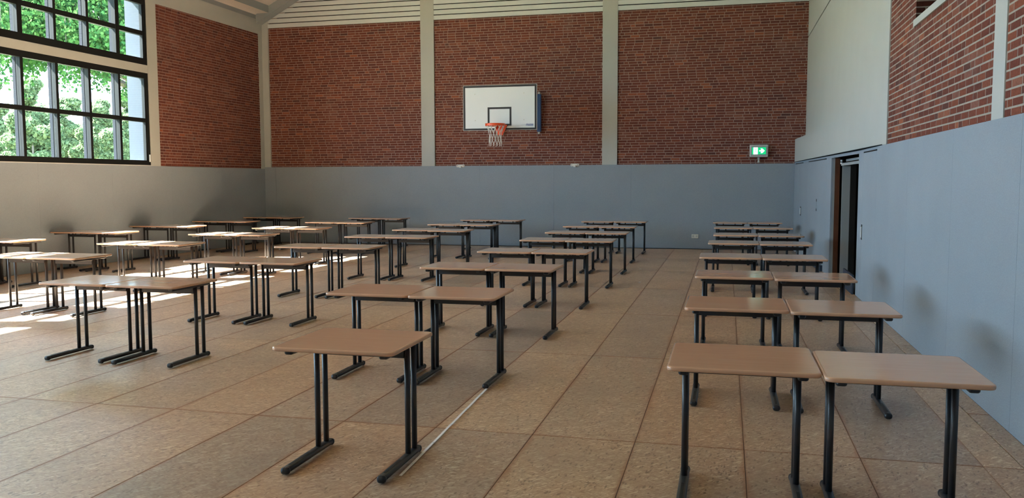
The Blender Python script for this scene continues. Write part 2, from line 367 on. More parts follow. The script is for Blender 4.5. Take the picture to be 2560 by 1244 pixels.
# ------------------------------------------------------------------ floor
fl = struct(MB().box((XL-.3, YF-.3, -.25), (XR+.05, YB+.3, -.012)).obj('floor', simple('floor joint shade', (0.05, 0.025, 0.015), .9)))
x_edges = [1.536 - .70*k for k in range(0, 22)]
y_edges = [5.59 + 2.735*k for k in range(-4, 7)]
cache = {}
def board(x0, x1, y0, y1, top=0.0):
    y0 = max(y0, YF); y1 = min(y1, YB); x0 = max(x0, XL)
    if x1-x0 < .03 or y1-y0 < .03: return
    g = .0030
    key = (round(x1-x0, 3), round(y1-y0, 3))
    if key not in cache:
        hx, hy = (x1-x0)/2-.0013, (y1-y0)/2-.0036
        me = MB().box((-hx, -hy, -.018), (hx, hy, 0)).mesh('floor_board')
        bm = bmesh.new(); bm.from_mesh(me)
        bmesh.ops.bevel(bm, geom=[e for e in bm.edges if all(v.co.z > -.001 for v in e.verts)], offset=.0015, segments=1, affect='EDGES'); bm.to_mesh(me); bm.free()
        me.materials.append(M['osb']); cache[key] = me
    link('floor_board', cache[key], None, fl, ((x0+x1)/2, (y0+y1)/2, top + rnd.uniform(-.0004, .0004)))
for i in range(len(x_edges)-1):
    for j in range(len(y_edges)-1):
        board(x_edges[i+1], x_edges[i], y_edges[j], y_edges[j+1])
for j in range(len(y_edges)-1): board(1.536, 1.762, y_edges[j], y_edges[j+1])
for j in range(-4, 7):
    board(1.764, XR, 4.11+2.735*j, 6.845+2.735*j, .004)

# ------------------------------------------------------------------ right wall
def xs(y):   # slanted lower wall beyond the gate
    return XR - .297*(max(y, 13.7)-13.7)/8.5
G0, G1, GZ = 13.68, 16.32, 2.125      # gate opening
wr = struct(MB().box((XR+.012, YF-.3, 2.18), (XR+.35, 8.0, 6.62)).box((XR+.03, YF-.3, 2.0), (XR+.35, 8.0, 2.18))
            .box((XR+.012, 8.0, 2.18), (XR+.35, 10.0, 3.37)).box((XR+.012, 10.0, 2.18), (XR+.35, 11.5, 6.62)).box((XR+.012, 8.0, 5.2), (XR+.35, 10.0, 6.62)).box((XR+.03, 8.0, 2.0), (XR+.35, 11.5, 2.18))
            .box((XR+.03, YF-.3, -.2), (XR+.35, G0, 2.0)).obj('wall_right', M['mortar_grey']))
MB().prism([(XR, 11.73), (XR+.35, 11.73), (XR+.35, YB+.3), (XR-.05, YB+.3)], 'z', 2.186, 5.18).obj('plaster_field', M['paint'], wr)
MB().prism([(XR+.004, 11.73), (XR+.35, 11.73), (XR+.35, YB+.3), (XR-.046, YB+.3)], 'z', 5.215, 6.62).obj('plaster_field', M['paint'], wr)
MB().prism([(XR+.02, 11.74), (XR+.3, 11.74), (XR+.3, YB+.3), (XR-.03, YB+.3)], 'z', 5.18, 5.215).obj('seam', M['frame'], wr)
box('pillar', (XR-.003, 11.44, 2.173), (XR+.3, 11.725, 6.62), M['paint'], wr)
for ya in (6.84, 2.05, -2.75): box('pillar', (XR+.003, ya, 2.173), (XR+.2, ya+.285, 6.62), M['paint'], wr)
# lintel box over the gate side
MB().prism([(XR-.001, 13.7), (XR+.2, 13.7), (XR+.2, YB), (xs(YB), YB)], 'z', 2.186, 2.735).obj('lintel', M['paint'], wr)
pr = lambda u, d, z: (XR+.012-d, u, z)
br = []
for a, b, sd in ((7.125, 11.44, 3), (2.335, 6.84, 4), (-2.465, 2.05, 5), (-4.8, -2.75, 6)):
    holes = [(8.0, 10.0, 3.37, 5.2)] if sd == 3 else []
    br += lay(a+.004, b-.004, 2.174, 6.1, sd, holes)
build_bricks(wr, br, pr, .0012)
# niche
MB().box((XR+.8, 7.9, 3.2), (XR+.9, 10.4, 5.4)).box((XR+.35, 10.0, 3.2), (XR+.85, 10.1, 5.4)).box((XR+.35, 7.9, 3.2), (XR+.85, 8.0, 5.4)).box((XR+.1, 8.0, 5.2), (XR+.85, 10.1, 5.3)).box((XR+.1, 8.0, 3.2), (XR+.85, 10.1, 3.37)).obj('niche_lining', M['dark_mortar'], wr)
MB().box((XR+.012, 8.0, 3.372), (XR+.6, 9.998, 3.405)).box((XR-.008, 8.0, 3.352), (XR+.05, 10.03, 3.425)).obj('niche_sill', M['paint'], wr)
zz = 3.43
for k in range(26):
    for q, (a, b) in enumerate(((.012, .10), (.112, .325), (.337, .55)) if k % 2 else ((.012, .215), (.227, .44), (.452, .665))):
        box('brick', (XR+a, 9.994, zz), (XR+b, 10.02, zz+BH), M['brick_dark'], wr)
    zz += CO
# felt panels
def rpanel(y0, y1, z0=0.004, z1=None):
    z1 = z1 or 2.172
    return MB().prism([(xs(y0), y0+.0015), (xs(y1), y1-.0015), (xs(y1)+.028, y1-.0015), (xs(y0)+.028, y0+.0015)], 'z', z0, z1).obj('wall_panel', M['panel'], wr)
for a, b in ((-4.8, -2.0), (-2.0, 0.1), (0.1, 2.2), (2.2, 4.3), (4.3, 6.4), (6.4, 8.2), (8.2, 10.1), (10.1, 12.1), (12.1, 13.23), (13.23, G0), (G1, 16.9), (16.9, 19.48), (19.48, 20.4), (20.4, YB-.01)):
    rpanel(a, b)
rpanel(G0, G1, GZ, 2.172)
for a, b in ((12.1, 13.22), (16.92, 19.46), (20.42, 21.9)):
    MB().prism([(xs(a)-.004, a), (xs(b)-.004, b), (xs(b)+.01, b), (xs(a)+.01, a)], 'z', 2.118, 2.136).obj('vent_slot', M['groove'], wr)
MB().prism([(XR-.002, 11.74), (XR+.02, 11.74), (xs(YB)+.02, YB-.02), (xs(YB)-.002, YB-.02), (XR-.002, 13.7)], 'z', 2.173, 2.185).obj('shadow_gap', M['frame'], wr)
for (y, z0, z1, wd) in ((13.22, .90, 1.06, .03), (20.75, .95, 1.10, .05)):
    x = xs(y)
    h = box('handle_recess', (x-.003, y-wd*1.4, z0-.03), (x+.002, y+wd*1.4, z1+.03), M['groove'], wr)
    bevbox('handle', (x-.016, y-wd, z0), (x-.003, y+wd, z1), M['chrome'], wr, .004)
MB().box((xs(18.15)-.003, 18.14, 1.14), (xs(18.15)+.004, 18.16, 1.33)).obj('lock_slot', M['leaf_grey'], wr)
for z in (1.33, 1.14): box('lock_plate', (xs(18.15)-.004, 18.11, z-.025), (xs(18.15)+.004, 18.19, z+.025), M['groove'], wr)

# store room behind the gate
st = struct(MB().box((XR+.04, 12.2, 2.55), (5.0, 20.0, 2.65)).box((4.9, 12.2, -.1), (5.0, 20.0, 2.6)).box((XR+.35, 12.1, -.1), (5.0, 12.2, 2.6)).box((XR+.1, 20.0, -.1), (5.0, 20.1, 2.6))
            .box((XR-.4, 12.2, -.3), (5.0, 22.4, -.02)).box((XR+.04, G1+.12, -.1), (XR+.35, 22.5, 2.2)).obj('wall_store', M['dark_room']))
d1 = struct(empty('door_1', (XR, 15.0, 0)))
def dpart(name, a, b, mat): return box(name, [a[0]-XR, a[1]-15.0, a[2]], [b[0]-XR, b[1]-15.0, b[2]], mat, d1)
dpart('edge_trim', (xs(G1)+.03, G1-.005, 0), (xs(G1)+.062, G1+.03, GZ), M['leaf_grey'])
dpart('jamb', (xs(G1)+.062, G1-.012, 0), (xs(G1)+.145, G1+.08, GZ), M['wood_jamb'])
dpart('jamb', (XR+.03, G0+.0, 0), (XR+.12, G0+.02, GZ), M['dark_room'])
dpart('door_leaf', (1.985, 16.16, .0), (2.118, 16.20, 2.02), M['leaf_grey'])
dpart('track', (XR+.06, G0+.05, 1.985), (XR+.11, G1-.1, 2.03), M['leaf_grey'])
dpart('track', (XR+.14, G0+.05, 2.06), (XR+.24, G1-.1, 2.10), M['leaf_grey'])
for zc in (2.03, 2.075):
    MB().tube((0, 0, -.018), (0, 0, .018), .022, 12).obj('roller', M['chrome'], d1, True, ((xs(G1)+.165)-XR, G1-.06-15.0, zc))
dpart('base_board', (XR-.045, G0+.03, 0.006), (XR-.02, 14.75, .30), M['dark_blue'])
wd = MB().prism([(xs(17.1)-.045, 17.1), (xs(17.1)-.002, 17.1), (xs(18.4)-.002, 18.4), (xs(18.4)-.045, 18.4)], 'z', .005, .115).obj('foam_wedge', M['dark_blue'])
tag(wd, 'dark blue padded strip low on the floor against the right wall beyond the gate', 'padding')

# ------------------------------------------------------------------ back wall
SLP = .54
def zroof(x, off=0.0):   # underside of rafters
    xm = (XL+XR)/2
    return 6.18 + off + SLP*(min(x, 2*xm-x) + 12.82)
xm = (XL+XR)/2
wb = struct(MB().prism([(XL-.3, -.2), (XR+.3, -.2), (XR+.3, zroof(XR+.3, .25)), (xm, zroof(xm, .25)), (XL-.3, zroof(XL-.3, .25))], 'y', YB+.03, YB+.35).obj('wall_back', M['mortar']))
PB = [(-12.90, -12.69), (-8.11, -7.732), (-3.155, -2.765)]
bays = [(-12.69, -8.11), (-7.732, -3.155), (-2.765, 1.90)]
pbk = lambda u, d, z: (u, YB+.03-d, z)
bb = []
for k, (a, b) in enumerate(bays):
    bb += lay(a+.004, b-.002, PH-.03, 6.055, 11+k)
build_bricks(wb, bb, pbk, .004)
for a, b in PB:
    MB().prism([(a, 2.10), (b, 2.10), (b, zroof(b, .2)), (a, zroof(a, .2))], 'y', YB-.02, YB+.04).obj('pillar', M['paint'], wb)
pxs = [-12.89, -12.54, -10.5, -8.48, -6.46, -4.43, -2.40, -.37, 1.61]
for a, b in zip(pxs[:-1], pxs[1:]):
    box('wall_panel', (a+.001, YB-.03, .004), (b-.001, YB, 2.147), M['panel'], wb)
# gable boards
for (a, b) in bays:
    z = 6.062
    while z < 10.1:
        z1 = z + .114
        poly = []
        # clip by roof line (rafter underside + a little)
        def xl_at(zq): return max(a, -12.82 + (zq-6.18-.05)/SLP)
        def xr_at(zq): return min(b, 2*xm - (-12.82 + (zq-6.18-.05)/SLP))
        if xr_at(z) - xl_at(z) > .05:
            p = [(xl_at(z), z), (xr_at(z), z), (max(xr_at(z1), xl_at(z1)+.01), z1), (xl_at(z1), z1)]
            MB().prism(p, 'y', YB-.012, YB+.02).obj('cladding_board', M['white_board'], wb)
        z += .138
MB().prism([(XL, 6.06), (XR, 6.06), (xm, zroof(xm))], 'y', YB+.012, YB+.028).obj('cladding_backing', M['frame'], wb)

# ------------------------------------------------------------------ left wall and windows
wl = MB()
wl.box((XL-.30, YF-.3, -.2), (XL-.002, 17.16, 2.07)).box((XL-.30, 17.16, -.2), (XL-.002, YB+.3, 6.3))
wbays = [(12.55, 17.16), (7.60, 12.25), (2.65, 7.30), (-2.30, 2.35)]
for (a, b) in wbays:
    wl.box((XL-.30, a, 4.205), (XL+.015, b, 4.385))
for (a, b) in ((12.25, 12.55), (7.30, 7.60), (2.35, 2.65), (YF-.3, -2.30)):
    wl.box((XL-.30, a, 2.07), (XL+.02, b, 5.86))
wl = struct(wl.box((XL-.30, YF-.3, 5.86), (XL+.02, 17.16, 6.27)).obj('wall_left', M['paint']))
box('pillar', (XL-.01, 17.165, 2.10), (XL+.02, 17.505, 5.86), M['paint'], wl)
box('pillar', (XL-.01, 22.0, 2.10), (XL+.02, YB-.02, 5.89), M['paint'], wl)
MB().prism([(17.16, 5.835), (22.18, 5.885), (22.18, 6.275), (17.16, 6.27)], 'x', XL-.01, XL+.022).obj('beam', M['paint'], wl)
MB().box((XL-.03, 17.505, 2.08), (XL+.002, 22.0, 5.9)).obj('mortar_bed', M['mortar'], wl)
build_bricks(wl, lay(17.51, 21.998, PH-.035, 5.88, 21), lambda u, d, z: (XL+.002+d, u, z), .004)
box('eaves_board', (XL-.3, YF, 6.27), (XL+.01, YB, 6.43), M['roof_grey'], wl)
pys = [YF, -2.6, -.55, 1.5, 3.55, 5.6, 7.65, 9.7, 11.75, 13.8, 15.85, 17.9, 19.95, 22.17]
for a, b in zip(pys[:-1], pys[1:]):
    box('wall_panel', (XL-.002, a+.001, .004), (XL+.02, b-.001, 2.10), M['panel'], wl)
box('window_ledge', (XL-.10, YF, 2.101), (XL+.025, 17.17, 2.118), M['grey_plastic'], wl)
wn = 0
def window(y0, y1, z0, z1, zb, heavy, zbw, handle=False):
    global wn; wn += 1
    r = struct(empty('window_%d' % wn, (XL, (y0+y1)/2, z0))); yc = (y0+y1)/2
    def part(n, a, b, mat): return box(n, [a[0]-XL, a[1]-yc, a[2]-z0], [b[0]-XL, b[1]-yc, b[2]-z0], mat, r)
    xa, xb = XL-.085, XL+.008
    ft, fb = (.125, .145) if heavy else (.125, .105)
    part('frame_rail', (xa, y0, z0), (xb, y1, z0+fb), M['frame']); part('frame_rail', (xa, y0, z1-ft), (xb, y1, z1), M['frame'])
    part('frame_stile', (xa, y0, z0+fb), (xb, y0+.06, z1-ft), M['frame']); part('frame_stile', (xa, y1-.07, z0+fb), (xb, y1, z1-ft), M['frame'])
    part('frame_stile', (xa, y1-.11, z0+fb), (xb-.02, y1-.07, z1-ft), M['frame'])
    cuts = [y1-.96, y1-1.86, y1-2.76, y1-3.63]
    ws = [.105 if (heavy and i in (0, 3)) else .058 for i in range(4)]
    for c, h in zip(cuts, ws):
        part('mullion', (xa, c-h/2-.006, z0+fb), (xb+.004, c+h/2+.006, z1-ft), M['frame'])
        part('outer_post', (XL-.175, c-.03, z0), (XL-.105, c+.03, z1), M['outer_post'])
    ys = [y0+.06] + [q for c, h in reversed(list(zip(cuts, ws))) for q in (c-h/2-.006, c+h/2+.006)] + [y1-.11]
    zs = [z0+fb] + [q for c in zb for q in (c-zbw/2, c+zbw/2)] + [z1-ft]
    for i in range(0, len(ys), 2):
        for c in zb: part('glazing_bar', (xa, ys[i], c-zbw/2), (xb, ys[i+1], c+zbw/2), M['frame'])
        for j in range(0, len(zs), 2):
            part('pane', (XL-.05, ys[i], zs[j]), (XL-.044, ys[i+1], zs[j+1]), M['glass'])
    if handle: part('handle', (XL+.012, y1-.05, z0+.07), (XL+.03, y1-.02, z0+.24), M['white_plastic'])
    return r
for i, (a, b) in enumerate(wbays):
    window(a, b, 2.12, 4.205, [3.135], False, .088, i == 0)
    window(a, b, 4.385, 5.86, [5.09], True, .10)
# outdoor jamb beside the last window
jb = struct(MB().box((XL-.52, 17.13, -.3), (XL-.092, 17.45, 6.0)).obj('wall_outside', M['outer_wall']))

# ------------------------------------------------------------------ wall behind the camera, ceiling
wf = struct(MB().prism([(XL-.3, -.2), (XR+.3, -.2), (XR+.3, 6.3), (xm, 10.5), (XL-.3, 6.3)], 'y', YF-.3, YF).obj('wall_front', M['paint']))
def zc(x): return 6.62 + SLP*(min(x, 2*xm-x) + 12.47)
cl = struct(MB().prism([(XL-.56, zc(XL-.56)), (xm, zc(xm)), (2*xm-XL+.56, zc(XL-.56)), (2*xm-XL+.56, zc(XL-.56)+.3), (xm, zc(xm)+.3), (XL-.56, zc(XL-.56)+.3)], 'y', YF-.6, YB+.6).obj('ceiling', M['ceil']))
for yr in (YB-.32, 17.16, 12.25, 7.3, 2.35, -2.6):
    for sgn in (0, 1):
        f = (lambda x: x) if sgn == 0 else (lambda x: 2*xm-x)
        MB().prism([(f(-12.88), 6.15), (f(xm), zroof(xm)), (f(xm), zc(xm)-.002), (f(-12.47), zc(-12.47)-.002), (f(-12.88), 6.42)], 'y', yr, yr+.3).obj('rafter', M['roof_grey'], cl)
    yr = yr
# eaves box along the window wall
yseg = [YF, -2.62, 2.33, 7.28, 12.23, 17.14, YB-.34]
for a, b in zip(yseg[:-1], yseg[1:]):
    a2 = a + (.34 if a > YF else 0)
    for f in ((lambda x: x), (lambda x: 2*xm-x)):
        x0, x1 = sorted((f(-12.82), f(-12.47)))
        box('eaves_soffit', (x0, a2, 6.42), (x1, b, 6.45), M['ceil'], cl)
        x0, x1 = sorted((f(-12.50), f(-12.468)))
        box('eaves_fascia', (x0, a2, 6.422), (x1, b, 6.63), M['roof_grey'], cl)

# ------------------------------------------------------------------ school tables
TW, TD, TZ = .770, .712, .764
def rounded(w_, d_, r, n=6):
    pts = []
    for cx, cyy, a0 in ((w_/2-r, d_/2-r, 0), (-w_/2+r, d_/2-r, 90), (-w_/2+r, -d_/2+r, 180), (w_/2-r, -d_/2+r, 270)):
        for i in range(n+1):
            a = math.radians(a0 + 90*i/n); pts.append((cx+r*math.cos(a), cyy+r*math.sin(a)))
    return pts
def top_mesh():
    t = .024; prof = [(0.004, 0), (0.0012, .003), (0, .008), (0, .015), (.0015, .020), (.006, .0235), (.014, .024)]
    v = []; f = []; n = None
    for (ins, z) in prof:
        p = rounded(TW-2*ins, TD-2*ins, .042-ins); n = len(p)
        v += [(x, y, TZ-t+z) for x, y in p]
    for k in range(len(prof)-1):
        for i in range(n):
            j = (i+1) % n; f.append((k*n+i, k*n+j, (k+1)*n+j, (k+1)*n+i))
    f.append(tuple(range(n-1, -1, -1))); f.append(tuple(range((len(prof)-1)*n, len(prof)*n)))
    me = bpy.data.meshes.new('tabletop'); me.from_pydata(v, [], f)
    for p in me.polygons: p.use_smooth = len(p.vertices) == 4
    me.materials.append(M['top']); return me
SX = .305
def bar_mesh(name, w_, h_, y0, y1, z0, round_end=True):
    """rounded bar running along y"""
    prof = rounded(w_, h_, min(w_, h_)*.42, 3); n = len(prof); v = []; f = []
    ends = [(y0, .55), (y0+.006, .85), (y0+.016, 1.0), (y1-.016, 1.0), (y1-.006, .85), (y1, .55)] if round_end else [(y0, 1), (y1, 1)]
    for y, s in ends: v += [(x*s, y, z0+h_/2+z*s) for x, z in prof]
    for k in range(len(ends)-1):
        for i in range(n):
            j = (i+1) % n; f.append((k*n+i, (k+1)*n+i, (k+1)*n+j, k*n+j))
    f.append(tuple(range(n))); f.append(tuple(range(len(ends)*n-1, (len(ends)-1)*n-1, -1)))
    me = bpy.data.meshes.new(name); me.from_pydata(v, [], f)
    bm = bmesh.new(); bm.from_mesh(me); bmesh.ops.recalc_face_normals(bm, faces=bm.faces); bm.to_mesh(me); bm.free()
    for p in me.polygons: p.use_smooth = len(p.vertices) == 4
    return me
def make_table():
    r = empty('school_table')
    link('tabletop', top_mesh(), None, r)
    for s in (-1, 1):
        for y in (.075, .185):
            MB().tube((0, 0, .044), (0, 0, .735), .018, 14).obj('leg', M['steel'], r, True, (s*SX, y, 0))
        ft = link('foot', bar_mesh('foot', .052, .036, -.345, .245, .010), M['steel'], r, (s*SX, 0, 0))
        box('groove', (-.008, -.30, .0455), (.008, -.06, .0475), M['groove'], ft)
        for y in (-.355, .232):
            bevbox('end_cap', (-.028, y-.016, .003), (.028, y+.030, .048), M['cap'], ft, .0195, 3)
        link('support_arm', bar_mesh('support_arm', .055, .030, -.30, .30, .708), M['steel'], r, (s*(SX-.005), 0, 0))
    MB().box((-SX+.017, .060, .645), (SX-.017, .092, .695)).obj('crossbeam', M['steel'], r)
    for x in (-.15, .12): box('spacer', (x-.012, .066, .695), (x+.012, .086, .740), M['steel'], r)
    return r
proto = make_table()
def dup(root):
    c = root.copy(); C.objects.link(c)
    for ch in root.children:
        d = ch.copy(); C.objects.link(d); d.parent = c
        for g in ch.children:
            e = g.copy(); C.objects.link(e); e.parent = d
    return c
E_ = [(-.29, 4.45, .485, 4.38), (-.30, 6.59, .465, 6.55), (-.30, 8.78, .465, 8.73), (-.325, 11.03, .445, 10.98), (-.27, 13.54, .505, 13.48), (-.22, 15.60, .555, 15.55), (-.24, 17.98, .54, 18.0), (-.30, 20.25, .475, 20.28)]
D_ = [None, (-3.39, 6.77, -2.615, 6.74), (-3.36, 9.04, -2.59, 9.02), (-3.345, 11.29, -2.575, 11.28), (-3.31, 13.63, -2.535, 13.59), (-3.32, 15.74, -2.545, 15.70), (-3.39, 17.93, -2.62, 17.90), (-3.37, 20.21, -2.60, 20.22)]
C_ = [(-6.47, 6.85, -5.70, 6.83), (-6.485, 9.15, -5.705, 9.14), (-6.58, 11.50, -5.795, 11.48), (-6.545, 13.86, -5.765, 13.84), (-6.51, 16.00, -5.72, 15.88), (-6.54, 18.18, -5.765, 18.13), (-6.48, 20.44, -5.705, 20.39)]
B_ = [(-9.59, 9.17, -8.815, 9.15), (-9.72, 11.51, -8.945, 11.49), (-9.75, 13.94, -8.975, 13.93), (-9.73, 16.12, -8.955, 16.10), (-9.80, 18.61, -9.025, 18.57), (-9.76, 20.95, -8.985, 20.84)]
A_ = [(-12.85, 11.56, -12.07, 11.53), (-12.85, 13.97, -12.07, 13.93), (-12.86, 16.27, -12.085, 16.23), (-12.86, 18.58, -12.085, 18.52), (-12.86, 20.90, -12.085, 20.82)]
cols = [('column along the right wall', E_, 'school tables in the column along the right wall'), ('column right of the middle', D_, 'school tables in the column right of the middle'),
        ('column left of the middle', C_, 'school tables in the column left of the middle'), ('column second from the window wall', B_, 'school tables in the column second from the window wall'),
        ('column against the window wall', A_, 'school tables in the column against the window wall')]
ORD = ['front', 'second', 'third', 'fourth', 'fifth', 'sixth', 'seventh', 'last']
first = True
def put(x, y, label, group):
    global first
    o = proto if first else dup(proto); first = False
    o.location = (x + TW/2, y + TD/2, 0.0008); o.rotation_euler = (0, 0, 0)
    tag(o, label, 'table', group)
for cn, rows, grp in cols:
    for k, row in enumerate(rows):
        if row is None:
            put(-2.585, 4.45, 'beech-topped school table standing alone nearest the camera, beside the white folding rule', grp); continue
        on = 'last' if k == len(rows)-1 else ORD[k]
        if cn == 'column right of the middle' and k > 0:
            on = 'last' if k == len(rows)-1 else ORD[k-1]
        row = (row[0], row[1], max(row[2], row[0]+TW+.004), row[3])
        for s in (0, 1):
            side = ('left', 'right')[s]
            put(row[2*s], row[2*s+1], 'beech-topped school table, %s of the %s pair, %s' % (side, on, cn), grp)

# ------------------------------------------------------------------ folding rule on the floor
rl = empty('folding_rule', (-1.872, 5.68, 0)); tag(rl, 'white folding rule laid out on the floor beside the nearest table', 'ruler')
p0, p1 = Vector((-1.832, 4.60)), Vector((-1.915, 6.76))
for k in range(10):
    a = p0.lerp(p1, k/10 - .004); b = p0.lerp(p1, (k+1)/10 + .004); c = (a+b)/2; d = b-a
    o = box('rule_segment', (-.0085, -d.length/2, 0), (.0085, d.length/2, .0035), M['rule'], rl)
    o.location = (c.x+1.872 + (.002 if k % 2 else -.002), c.y-5.68, .006 + (.003 if k % 2 else 0)); o.rotation_euler = (0, 0, math.atan2(-d.x, d.y))
for q, (x, y) in enumerate(((-1.62, 16.8), (-1.42, 14.6))):
    o = MB().prism([(-.02, -.012), (.018, -.016), (.022, .01), (-.006, .02)], 'z', 0, .004).obj('paper_scrap', M['paper'], loc=(x, y, .001))
    tag(o, 'tiny white paper scrap on the bare floor, the %s of two' % ('farther', 'nearer')[q], 'paper', 'paper scraps on the floor')

# ------------------------------------------------------------------ basketball hoop
BY = 20.0; bx0, bx1, bz0, bz1 = -6.225, -4.412, 2.955, 4.020; bc = (bx0+bx1)/2
hoop = empty('basketball_hoop', (bc, YB, 3.0)); tag(hoop, 'white basketball backboard with orange rim and net on the middle brick bay', 'basketball hoop')
def hp(name, a, b, mat, par=None, bev=0):
    a = [a[0]-bc, a[1]-YB, a[2]-3.0]; b = [b[0]-bc, b[1]-YB, b[2]-3.0]
    return (bevbox(name, a, b, mat, hoop, bev) if bev else box(name, a, b, mat, par or hoop))
hp('backboard', (bx0, BY, bz0), (bx1, BY+.03, bz1), M['board_white'])
f_ = .008
fr = MB()
for a, b in (((bx0-f_, bz0-f_), (bx1+f_, bz0)), ((bx0-f_, bz1), (bx1+f_, bz1+f_)), ((bx0-f_, bz0), (bx0, bz1)), ((bx1, bz0), (bx1+f_, bz1))):
    fr.box((a[0]-bc, BY-YB-.004, a[1]-3.0), (b[0]-bc, BY-YB+.04, b[1]-3.0))
fr.obj('edge_frame', M['grey_plastic'], hoop)
bd = MB(); t = .045
for a, b in (((bx0, bz0), (bx1, bz0+t)), ((bx0, bz1-t), (bx1, bz1)), ((bx0, bz0+t), (bx0+t, bz1-t)), ((bx1-t, bz0+t), (bx1, bz1-t))):
    bd.box((a[0]-bc, BY-YB-.003, a[1]-3.0), (b[0]-bc, BY-YB, b[1]-3.0))
bd.obj('border_line', M['black_paint'], hoop)
sq = MB(); sx0, sx1, sz0, sz1 = -5.618, -5.028, 3.055, 3.50
for a, b in (((sx0, sz0), (sx1, sz0+t)), ((sx0, sz1-t), (sx1, sz1)), ((sx0, sz0+t), (sx0+t, sz1-t)), ((sx1-t, sz0+t), (sx1, sz1-t))):
    sq.box((a[0]-bc, BY-YB-.003, a[1]-3.0), (b[0]-bc, BY-YB, b[1]-3.0))
sq.obj('target_square', M['black_paint'], hoop)
for (x, z) in ((-5.935, 3.82), (-4.72, 3.82), (-5.93, 3.19), (-4.72, 3.19)):
    MB().tube((x-bc, BY-YB-.006, z-3.0), (x-bc, BY-YB, z-3.0), .012, 10).obj('bolt', M['grey_plastic'], hoop, True)
cu = bpy.data.curves.new('maker_print', 'FONT'); cu.body = 'musse'; cu.size = .085; cu.extrude = .001; cu.offset = .0015; cu.shear = .25
to = bpy.data.objects.new('tmp', cu); C.objects.link(to)
dg = bpy.context.evaluated_depsgraph_get(); me = bpy.data.meshes.new_from_object(to.evaluated_get(dg)); bpy.data.objects.remove(to)
o = link('maker_print', me, M['print_blue'], hoop, (-4.672-bc, BY-YB-.002, 3.045-3.0)); o.rotation_euler = (math.pi/2, 0, 0)
xs_ = [v.co.x for v in me.vertices]
if xs_: o.scale = (.178/(max(xs_)-min(xs_)), 1.15, 1)
rim_x, rim_y, rim_z = -5.325, BY-.15-.235, 3.075
tm = bpy.data.meshes.new('rim'); bm = bmesh.new(); n1, n2 = 40, 8
vs = [[bm.verts.new(((.232+.010*math.cos(2*math.pi*j/n2))*math.cos(2*math.pi*i/n1), (.232+.010*math.cos(2*math.pi*j/n2))*math.sin(2*math.pi*i/n1), .010*math.sin(2*math.pi*j/n2))) for j in range(n2)] for i in range(n1)]
for i in range(n1):
    for j in range(n2): bm.faces.new((vs[i][j], vs[(i+1) % n1][j], vs[(i+1) % n1][(j+1) % n2], vs[i][(j+1) % n2])).smooth = True
# skirt under the ring
sk = [[bm.verts.new((rr*math.cos(2*math.pi*i/n1), rr*math.sin(2*math.pi*i/n1), z)) for rr, z in ((.238, .0), (.236, -.048), (.230, -.048), (.232, 0))] for i in range(n1)]
for i in range(n1):
    for j in range(4): bm.faces.new((sk[i][j], sk[(i+1) % n1][j], sk[(i+1) % n1][(j+1) % 4], sk[i][(j+1) % 4]))
bmesh.ops.recalc_face_normals(bm, faces=bm.faces); bm.to_mesh(tm); bm.free()
link('rim', tm, M['rim'], hoop, (rim_x-bc, rim_y-YB, rim_z-3.0))
# bracket: V shaped front plate narrowing downward, with neck to the board
br_ = MB().prism([(-.11, 0.0), (.20, 0.0), (.15, -.12), (.08, -.245), (-.02, -.245), (-.09, -.12)], 'y', -.03, 0)
br_.box((-.09, -.16, -.03), (.09, 0, -.005)).prism([(0, -.02), (-.165, -.02), (0, -.15)], 'x', -.09, -.08).prism([(0, -.02), (-.165, -.02), (0, -.15)], 'x', .08, .09)
br_.obj('rim_bracket', M['rim'], hoop, loc=(rim_x-bc, BY-.003-YB, rim_z-3.0))
# net: crossing cords
nt_ = MB(); prof = [(0, .228), (-.05, .21), (-.13, .172), (-.22, .148), (-.31, .138), (-.40, .145), (-.49, .150)]
def nr(q):
    q = q*(len(prof)-1); i = min(int(q), len(prof)-2); t_ = q-i
    return prof[i][0]*(1-t_)+prof[i+1][0]*t_, prof[i][1]*(1-t_)+prof[i+1][1]*t_
NC, NS = 12, 12
for k in range(NC):
    for s in (-1, 1):
        pp = []
        for i in range(NS+1):
            q = i/NS; z, r_ = nr(q)
            if i % 2 and False: pass
            a = 2*math.pi*k/NC + s*q*math.pi*2/NC*2.0
            pp.append((r_*math.cos(a), r_*math.sin(a), z))
        for a, b in zip(pp[:-1], pp[1:]): nt_.tube(a, b, .0058, 5, caps=False)
for k in range(NC):   # end loops
    a = 2*math.pi*k/NC; nt_.tube((.150*math.cos(a), .150*math.sin(a), -.49), (.153*math.cos(a+.1), .153*math.sin(a+.1), -.515), .007, 6)
o = nt_.obj('net', M['net'], hoop, loc=(rim_x-bc, rim_y-YB, rim_z-3.0))
# folding wall frame: hinge posts on the wall, arms to the board
for x in (-5.86, -4.815):
    hp('hinge_post', (x-.055, YB-.10, 3.02), (x+.055, YB-.02, 4.00), M['blue'], bev=.012)
    for z in (2.99, 4.03):
        MB().tube((x-bc, -.06, z-3.0-.03), (x-bc, -.06, z-3.0+.03), .027, 12).obj('hinge_knob', M['grey_plastic'], hoop, True)
for x in (-5.80, -4.88):
    for z in (3.15, 3.85):
        MB().tube((x-bc, -.06, z-3.0), ((x*.3+bc*.7)-bc+(.22 if x > bc else -.22), BY+.06-YB, z-3.0), .022, 10).obj('arm', M['blue'], hoop, True)
for z in (3.15, 3.85): hp('cross_rail', (bc-.55, BY+.03, z-.025), (bc+.55, BY+.07, z+.025), M['blue'])

